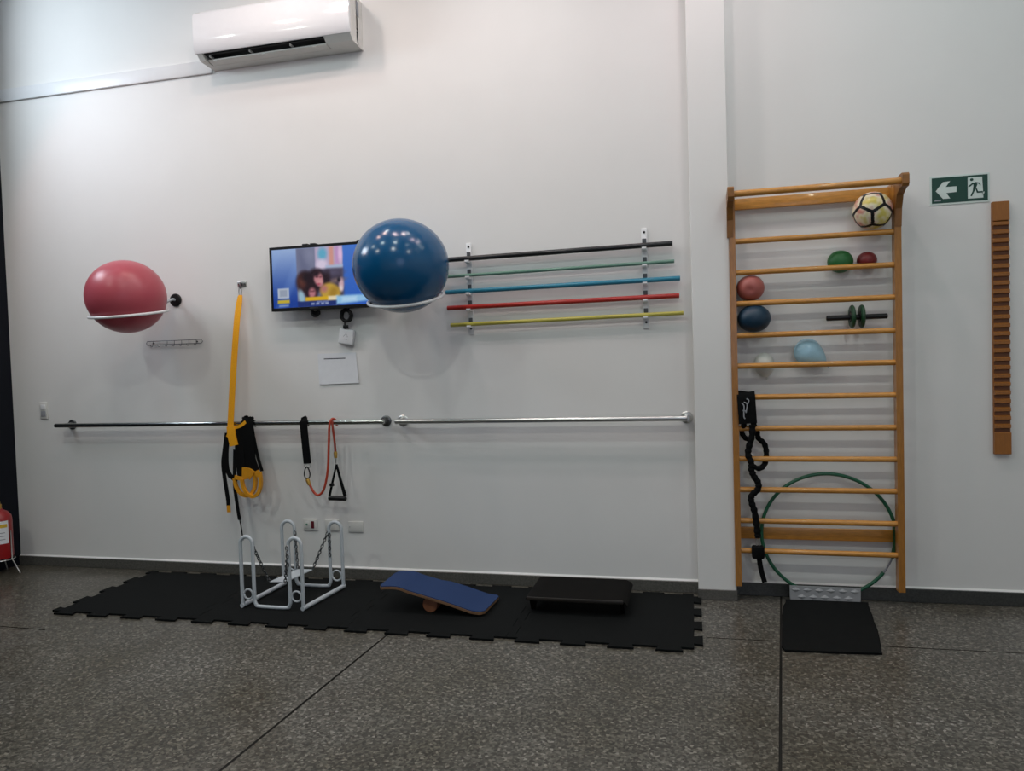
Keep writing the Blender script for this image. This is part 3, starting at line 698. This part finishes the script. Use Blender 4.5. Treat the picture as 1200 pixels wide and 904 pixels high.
def soccer_skin():
    mt = mat('soccer_ball_skin', (226, 214, 150), .35, var=.05, coat=.2); nt = mt.node_tree; b = nt.nodes['Principled BSDF']
    tc = nt.nodes.new('ShaderNodeTexCoord'); n = nt.nodes.new('ShaderNodeTexNoise'); n.inputs['Scale'].default_value = 13; n.inputs['Detail'].default_value = 2
    nt.links.new(tc.outputs['Object'], n.inputs['Vector']); rp = nt.nodes.new('ShaderNodeValToRGB'); cr = rp.color_ramp
    cr.elements[0].position = .36; cr.elements[0].color = lin((206, 142, 124)); cr.elements[1].position = .66; cr.elements[1].color = lin((214, 198, 92))
    e = cr.elements.new(.5); e.color = lin((236, 226, 200))
    nt.links.new(n.outputs['Fac'], rp.inputs[0]); nt.links.new(rp.outputs[0], b.inputs['Base Color'])
    return mt
tag(obj('soccer_ball', soccer_ball(), [soccer_skin(), BLACK], base=(1.035, -.113, 2.197), smooth=80), 'pale yellow and pink soccer ball with black seams on the top rung', 'ball', 'balls on the wall bars')
def soft(name, c, rad, col, label, rough=.45, fn=None, **k):
    tag(obj(name, MB().ball(c, rad, 40, fn), mat(name+'_skin', col, rough, var=.05, scale=12, **k), base=(c[0], c[1], c[2]-rad[2]), smooth=80), label, 'ball', 'balls on the wall bars')
soft('therapy_ball', (.868, -.058, 2.030), (.072, .056, .066), (30, 100, 44), 'green soft ball behind the second rung of the wall bars')
soft('massage_ball', (1.0135, -.055, 2.029), (.055, .052, .05), (112, 28, 30), 'small dark red ball beside the green ball on the wall bars')
def dent(v):
    d = (v - Vector((-.08, -.94, -.2)).normalized()).length
    return v*(1-.16*math.exp(-(d/.28)**2)) + Vector((0, 0, 0))
soft('therapy_ball', (.357, -.083, 1.899), (.081, .078, .078), (166, 90, 82), 'dented salmon pink ball stacked above the dark blue ball', fn=dent)
soft('therapy_ball', (.374, -.092, 1.7145), (.096, .088, .083), (11, 47, 68), 'dark blue ball squeezed between the third and fourth rungs')
# white and light blue balloons
def pear(ax, k):
    ax = Vector(ax).normalized()
    def fn(v):
        s = v.dot(ax); side = v - ax*s
        return ax*(s*(1.0 if s < 0 else 1+.75*k)) + side*(1 - .45*k*max(0, s)**1.3)
    return fn
mtb = mat('light_blue_balloon_skin', (158, 196, 212), .22, var=.03, coat=.3)
t = thing('balloon', (.69, -.06, 1.4), 'light blue balloon tucked behind the fifth rung', 'balloon', 'balloons behind the wall bars')
obj('skin', MB().ball((.678, -.062, 1.503), (.080, .058, .080), 40, pear((.80, 0, -.62), .75)), mtb, t, smooth=80)
obj('knot', MB().lathe([(.006, 0), (.004, .008), (.010, .016)], (.783, -.062, 1.42), (.8, 0, -.62), 12), mtb, t)
t = thing('balloon', (.43, -.05, 1.36), 'small whitish balloon behind the fifth rung, left of the light blue one', 'balloon', 'balloons behind the wall bars')
wb = mat('white_balloon_skin', (206, 208, 200), .3, var=.02)
obj('skin', MB().ball((.43, -.055, 1.438), (.058, .05, .068), 36, pear((.2, 0, -1), .25)), wb, t, smooth=80)
obj('knot', MB().lathe([(.005, 0), (.003, .006), (.008, .012)], (.446, -.055, 1.358), (.2, 0, -1), 12), wb, t)
# ab roller
t = thing('ab_wheel', (.947, -.1, 1.636), 'green and black double exercise wheel lying on the fourth rung', 'exercise wheel')
wz = 1.6975
obj('handle', MB().tube([(.78, -.092, wz), (.784, -.092, wz), (.915, -.092, wz), (.98, -.092, wz), (1.108, -.092, wz), (1.112, -.092, wz)], [.011, .0155, .0155, .0155, .0155, .011], 16), BLACK, t)
gw = mat('dark_green_wheel', (15, 60, 30), .45)
for x in (.921, .973):
    w_ = obj('wheel', MB().lathe([(.03, -.008), (.052, -.012), (.062, -.010), (.068, -.004), (.068, .004), (.062, .010), (.052, .012), (.03, .008)], (x, -.092, wz+.004), (1, 0, 0), 36), gw, t)
    obj('hub', MB().lathe([(.030, -.013), (.034, -.008), (.034, .008), (.030, .013)], (x, -.092, wz+.004), (1, 0, 0), 24), BLACK, w_)

# black punching strap and bungee
sy = -.168
t = thing('bungee_strap', (.32, sy, .13), 'black pouch and bungee strap tied down the left side of the wall bars', 'exercise strap')
pou = MB(); pou.ribbon(spl([(.315, -.095, 1.16), (.313, -.1, 1.24), (.313, -.125, 1.268), (.314, -.153, 1.245), (.317, -.163, 1.17), (.321, -.163, 1.085)], 6), .104, .012)
obj('pouch', pou, BMATTE, t)
lgm = MB()
for pts in ([(.287, 1.21), (.30, 1.19), (.298, 1.13), (.305, 1.115)], [(.30, 1.215), (.318, 1.20), (.31, 1.15)], [(.315, 1.235), (.328, 1.225), (.322, 1.205)], [(.292, 1.165), (.312, 1.16)]):
    lgm.tube(spl([(a, -.1715, b) for a, b in pts], 4), .0035, 6)
obj('printed_mark', lgm, INK, t)['label'] = 'worn grey print on the pouch'
def cord(name, pts, rr, k=8):
    P = spl(pts, k); n = len(P)
    return obj(name, MB().tube(P, [rr*(1+.10*math.sin(i*1.3)) for i in range(n)], 12), BMATTE, t)
cord('bungee_cord', [(.345, sy, 1.08), (.343, sy-.003, 1.02), (.325, sy, .95), (.318, sy, .90), (.335, sy-.004, .85), (.335, sy, .81), (.348, sy, .77), (.372, sy, .73), (.368, sy-.003, .69), (.335, sy, .655), (.330, sy, .62), (.345, sy, .57), (.356, sy, .50), (.362, sy, .43), (.365, sy, .40)], .0185)
cord('bungee_loop', [(.352, -.145, 1.085), (.375, -.095, 1.04), (.385, -.09, .99), (.418, -.095, .955), (.428, -.10, .90), (.42, -.10, .84), (.385, -.155, .815), (.345, -.165, .828)], .016)
cord('bungee_loop', [(.30, -.15, 1.08), (.288, -.10, 1.03), (.31, -.09, .99), (.335, -.10, .985)], .015)
obj('clip', MB().tube([(.364+.011*math.cos(2*PI*k/16), sy, .375+.03*math.sin(2*PI*k/16)) for k in range(16)], .003, 8, True), STEEL, t)
obj('end_block', MB().box((.327, -.205, .277), (.399, -.145, .352), .012, seg=3), BMATTE, t)
obj('tail_strap', MB().ribbon(spl([(.368, sy, .285), (.378, sy, .21), (.398, sy, .13)], 5), .03, .005), BMATTE, t)

# hoop leaning behind the bars
t = thing('hula_hoop', (.77, -.035, .02), 'green plastic hoop leaning on the wall behind the lower bars', 'hoop')
hc = Vector((.771, -.0, .402)); HR = .372; hp = []
lean = math.atan2(.006, .76)
for k in range(0, 121):
    an = 2*PI*k/120
    hp.append(Vector((hc.x + HR*1.012*math.cos(an), -.062 + .010*math.sin(an), hc.z + HR*.985*math.sin(an))))
ga, gb = 108, 113
hg = mat('green_hoop_plastic', (20, 90, 62), .35, var=.06)
obj('hoop_tube', MB().tube(hp[gb-120+120-0:120] + hp[0:ga+1], .0105, 12), hg, t)
o = obj('joint_sleeve', MB().tube(hp[ga:gb+1], .006, 10), INK, t); o['label'] = 'thin grey joint of the hoop'
hs = MB(); hs.tube(hp[114:120]+hp[0:3], .015, 12); o = obj('grip_sleeve', hs, mat('dark_green_tape', (16, 68, 28), .5), t); o['label'] = 'darker green sleeve on the hoop'

# tread plate and black mat under the bars
t = thing('tread_plate', (.745, -.07, .0), 'silver diamond tread plate standing upright behind the black floor mat', 'metal plate')
obj('plate', MB().box((.548, -.0905, .001), (.945, -.0865, .094), .001, seg=1), ALU, t)
dm = MB()
for i in range(6):
    for j in range(2):
        x = .582 + i*.066 + (.0 if j else .033); z = .028 + j*.042
        if x > .925: continue
        dm.add([(x-.028, -.0903, z), (x, -.0903, z-.017), (x+.028, -.0903, z), (x, -.0903, z+.017), (x, -.0965, z)], [(0, 1, 4), (1, 2, 4), (2, 3, 4), (3, 0, 4), (3, 2, 1, 0)])
obj('raised_tread', dm, ALU, t, smooth=None)
c1 = [(.515, -.105), (1.005, -.095), (.878, -.885), (.64, -.90), (.412, -.912), (.402, -.84)]
o = MB().prism([(.522, -.100), (.985, -.092), (.972, -.16), (.958, -.32), (.944, -.42), (.932, -.56), (.914, -.68), (.880, -.878), (.70, -.894), (.425, -.908), (.415, -.86), (.428, -.75), (.452, -.55), (.468, -.40), (.495, -.22), (.518, -.15)], lambda a, b, d: (a, b, d), .0012, .012)
tag(obj('floor_mat', o, RUBBER, base=(.7, -.5, 0), smooth=None), 'plain black rectangular mat on the floor in front of the wall bars', 'floor mat')

# ---------------------------------------------------------------- exit sign
EX0, EX1, EZ0, EZ1 = 1.367, 1.676, 2.328, 2.494
t = thing('exit_sign', ((EX0+EX1)/2, 0, EZ0), 'green and white running man exit sign on the wall, arrow pointing left', 'sign')
obj('backing', MB().box((EX0, -.004, EZ0), (EX1, 0, EZ1), .001, seg=1), EXW, t, smooth=None)
gx0, gx1, gz0, gz1 = EX0+.010, EX1-.010, EZ0+.011, EZ1-.009
obj('green_field', MB().box((gx0, -.0052, gz0), (gx1, -.004, gz1)), GREEND, t, smooth=None)
def S(a, b): return (gx0+(gx1-gx0)*a, gz0+(gz1-gz0)*b)
def flat(polys, y): 
    mb = MB()
    for p in polys: mb.prism([S(a, b) for a, b in p], lambda x, z, d: (x, d, z), y, y+.0006)
    return mb
obj('arrow', flat([[(.07, .48), (.20, .82), (.33, .84), (.25, .62), (.445, .62), (.445, .40), (.26, .38), (.33, .16), (.20, .16)]], -.0060), EXW, t, smooth=None)
obj('doorway', flat([[(.645, .10), (.92, .10), (.90, .92), (.645, .92)], [(.90, .30), (.94, .34), (.93, .24), (.90, .20)]], -.0060), EXW, t, smooth=None)
man = [[(.715+.03*math.cos(k*PI/6), .83+.055*math.sin(k*PI/6)) for k in range(12)],
       [(.735, .70), (.80, .72), (.815, .62), (.79, .50), (.74, .50), (.745, .60)],
       [(.735, .72), (.74, .65), (.70, .58), (.66, .54), (.65, .58), (.69, .64)],
       [(.78, .73), (.86, .69), (.875, .58), (.86, .58), (.845, .65), (.79, .67)],
       [(.74, .53), (.79, .52), (.765, .38), (.715, .18), (.69, .20), (.73, .38)],
       [(.77, .52), (.80, .50), (.825, .36), (.91, .36), (.91, .30), (.805, .30), (.79, .40)]]
obj('running_figure', flat(man, -.0066), GREEND, t, smooth=None)
obj('small_print', flat([[(.04, .08), (.16, .08), (.17, .14), (.12, .12), (.06, .15)]], -.0060), INK, t, smooth=None)

# ---------------------------------------------------------------- finger ladder
t = thing('finger_ladder', (1.722, 0, .88), 'narrow notched wooden finger ladder on the wall at far right', 'finger ladder')
FX0, FX1 = 1.681, 1.766
pr_ = [(0, .882), (-.03, .882), (-.03, 1.01)]
nz = 25; zt = 2.213; st_ = (zt-1.01)/nz
gr = MB()
bm_ = MB(); bm_.box((FX0, -.018, .882), (FX1, 0, 2.322), .002)
bm_.box((FX0, -.032, .882), (FX1, -.016, 1.008), .003); bm_.box((FX0, -.032, zt), (FX1, -.016, 2.322), .003)
obj('board', bm_, WOODF, t, smooth=None)
for i in range(nz):
    z = 1.01+st_*i
    gr.prism([(-.0175, z+st_*.42), (-.032, z+st_*.50), (-.032, z+st_*.86), (-.0175, z+st_*1.0)], lambda a, b, d: (d, a, b), FX0+.002, FX1-.002)
obj('step_ridges', gr, WOODF, t, smooth=None)
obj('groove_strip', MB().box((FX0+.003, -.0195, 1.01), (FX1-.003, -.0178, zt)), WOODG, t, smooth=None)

# ---------------------------------------------------------------- fire extinguisher and its stand
ex, ey = -5.158, -.255
t = thing('fire_extinguisher', (ex, ey, .115), 'red fire extinguisher with a white label at the left edge', 'fire extinguisher')
obj('cylinder', MB().lathe([(.05, .117), (.078, .122), (.083, .14), (.083, .41), (.078, .445), (.055, .475), (.028, .49), (.024, .50)], (ex, ey, 0), (0, 0, 1), 36), RED, t)
lb = MB(); n = 14
a0, a1 = math.radians(-118), math.radians(-2)
def arcp(an, z): return (ex+.0842*math.cos(an), ey+.0842*math.sin(an), z)
def wrap(za, zb, b0, b1):
    vs = []; fs = []
    for k in range(n+1):
        an = b0+(b1-b0)*k/n; vs += [arcp(an, za), arcp(an, zb)]
    for k in range(n): fs.append([2*k, 2*k+2, 2*k+3, 2*k+1])
    return vs, fs
lb.add(*wrap(.24, .412, a0, a1)); obj('label', lb, PAPER, t)
lb = MB()
for k in range(n+1): pass
vs, fs = wrap(.362, .388, a0+.1, a1-.1); lb.add([Vector(v)+Vector((v[0]-ex, v[1]-ey, 0))*.012 for v in vs], fs)
o = obj('label_band', lb, mat('yellow_print', (206, 170, 50), .6), t); o['label'] = 'yellow band on the label'
lb = MB()
for z in (.27, .295, .32):
    vs, fs = wrap(z, z+.006, a0+.25, a1-.3); lb.add([Vector(v)+Vector((v[0]-ex, v[1]-ey, 0))*.012 for v in vs], fs)
obj('label_print', lb, INK, t)
obj('valve', MB().lathe([(.02, .495), (.02, .53), (.012, .535), (.012, .55)], (ex, ey, 0), (0, 0, 1), 18), GOLD, t)
obj('squeeze_handle', MB().ribbon([(ex-.02, ey, .552), (ex+.02, ey-.02, .562), (ex+.055, ey-.05, .575)], .02, .006, (0, 0, 1)), BLACK, t)
obj('hose', MB().tube(spl([(ex-.01, ey-.02, .52), (ex-.05, ey-.08, .50), (ex-.055, ey-.085, .40), (ex-.05, ey-.082, .25)], 6), .008, 10), BLACK, t)
t = thing('extinguisher_stand', (ex, ey, 0), 'thin steel wire stand carrying the red fire extinguisher', 'stand')
obj('base_ring', MB().tube([(ex+.09*math.cos(2*PI*k/32), ey+.09*math.sin(2*PI*k/32), .112) for k in range(32)], .0045, 8, True), STEEL, t)
obj('base_cross', MB().tube([(ex-.09, ey, .111), (ex+.09, ey, .111)], .004, 8).tube([(ex, ey-.09, .111), (ex, ey+.09, .111)], .004, 8), STEEL, t)
for an in (8, 128, 248):
    cx_, sx_ = math.cos(math.radians(an)), math.sin(math.radians(an))
    pts = [(ex+.088*cx_, ey+.088*sx_, .33), (ex+.0885*cx_, ey+.0885*sx_, .112), (ex+.15*cx_*(1 if an == 8 else .58), ey+.15*sx_*(1 if an == 8 else .8), .005)]
    obj('leg', MB().tube(pts, .0045, 8), STEEL, t)
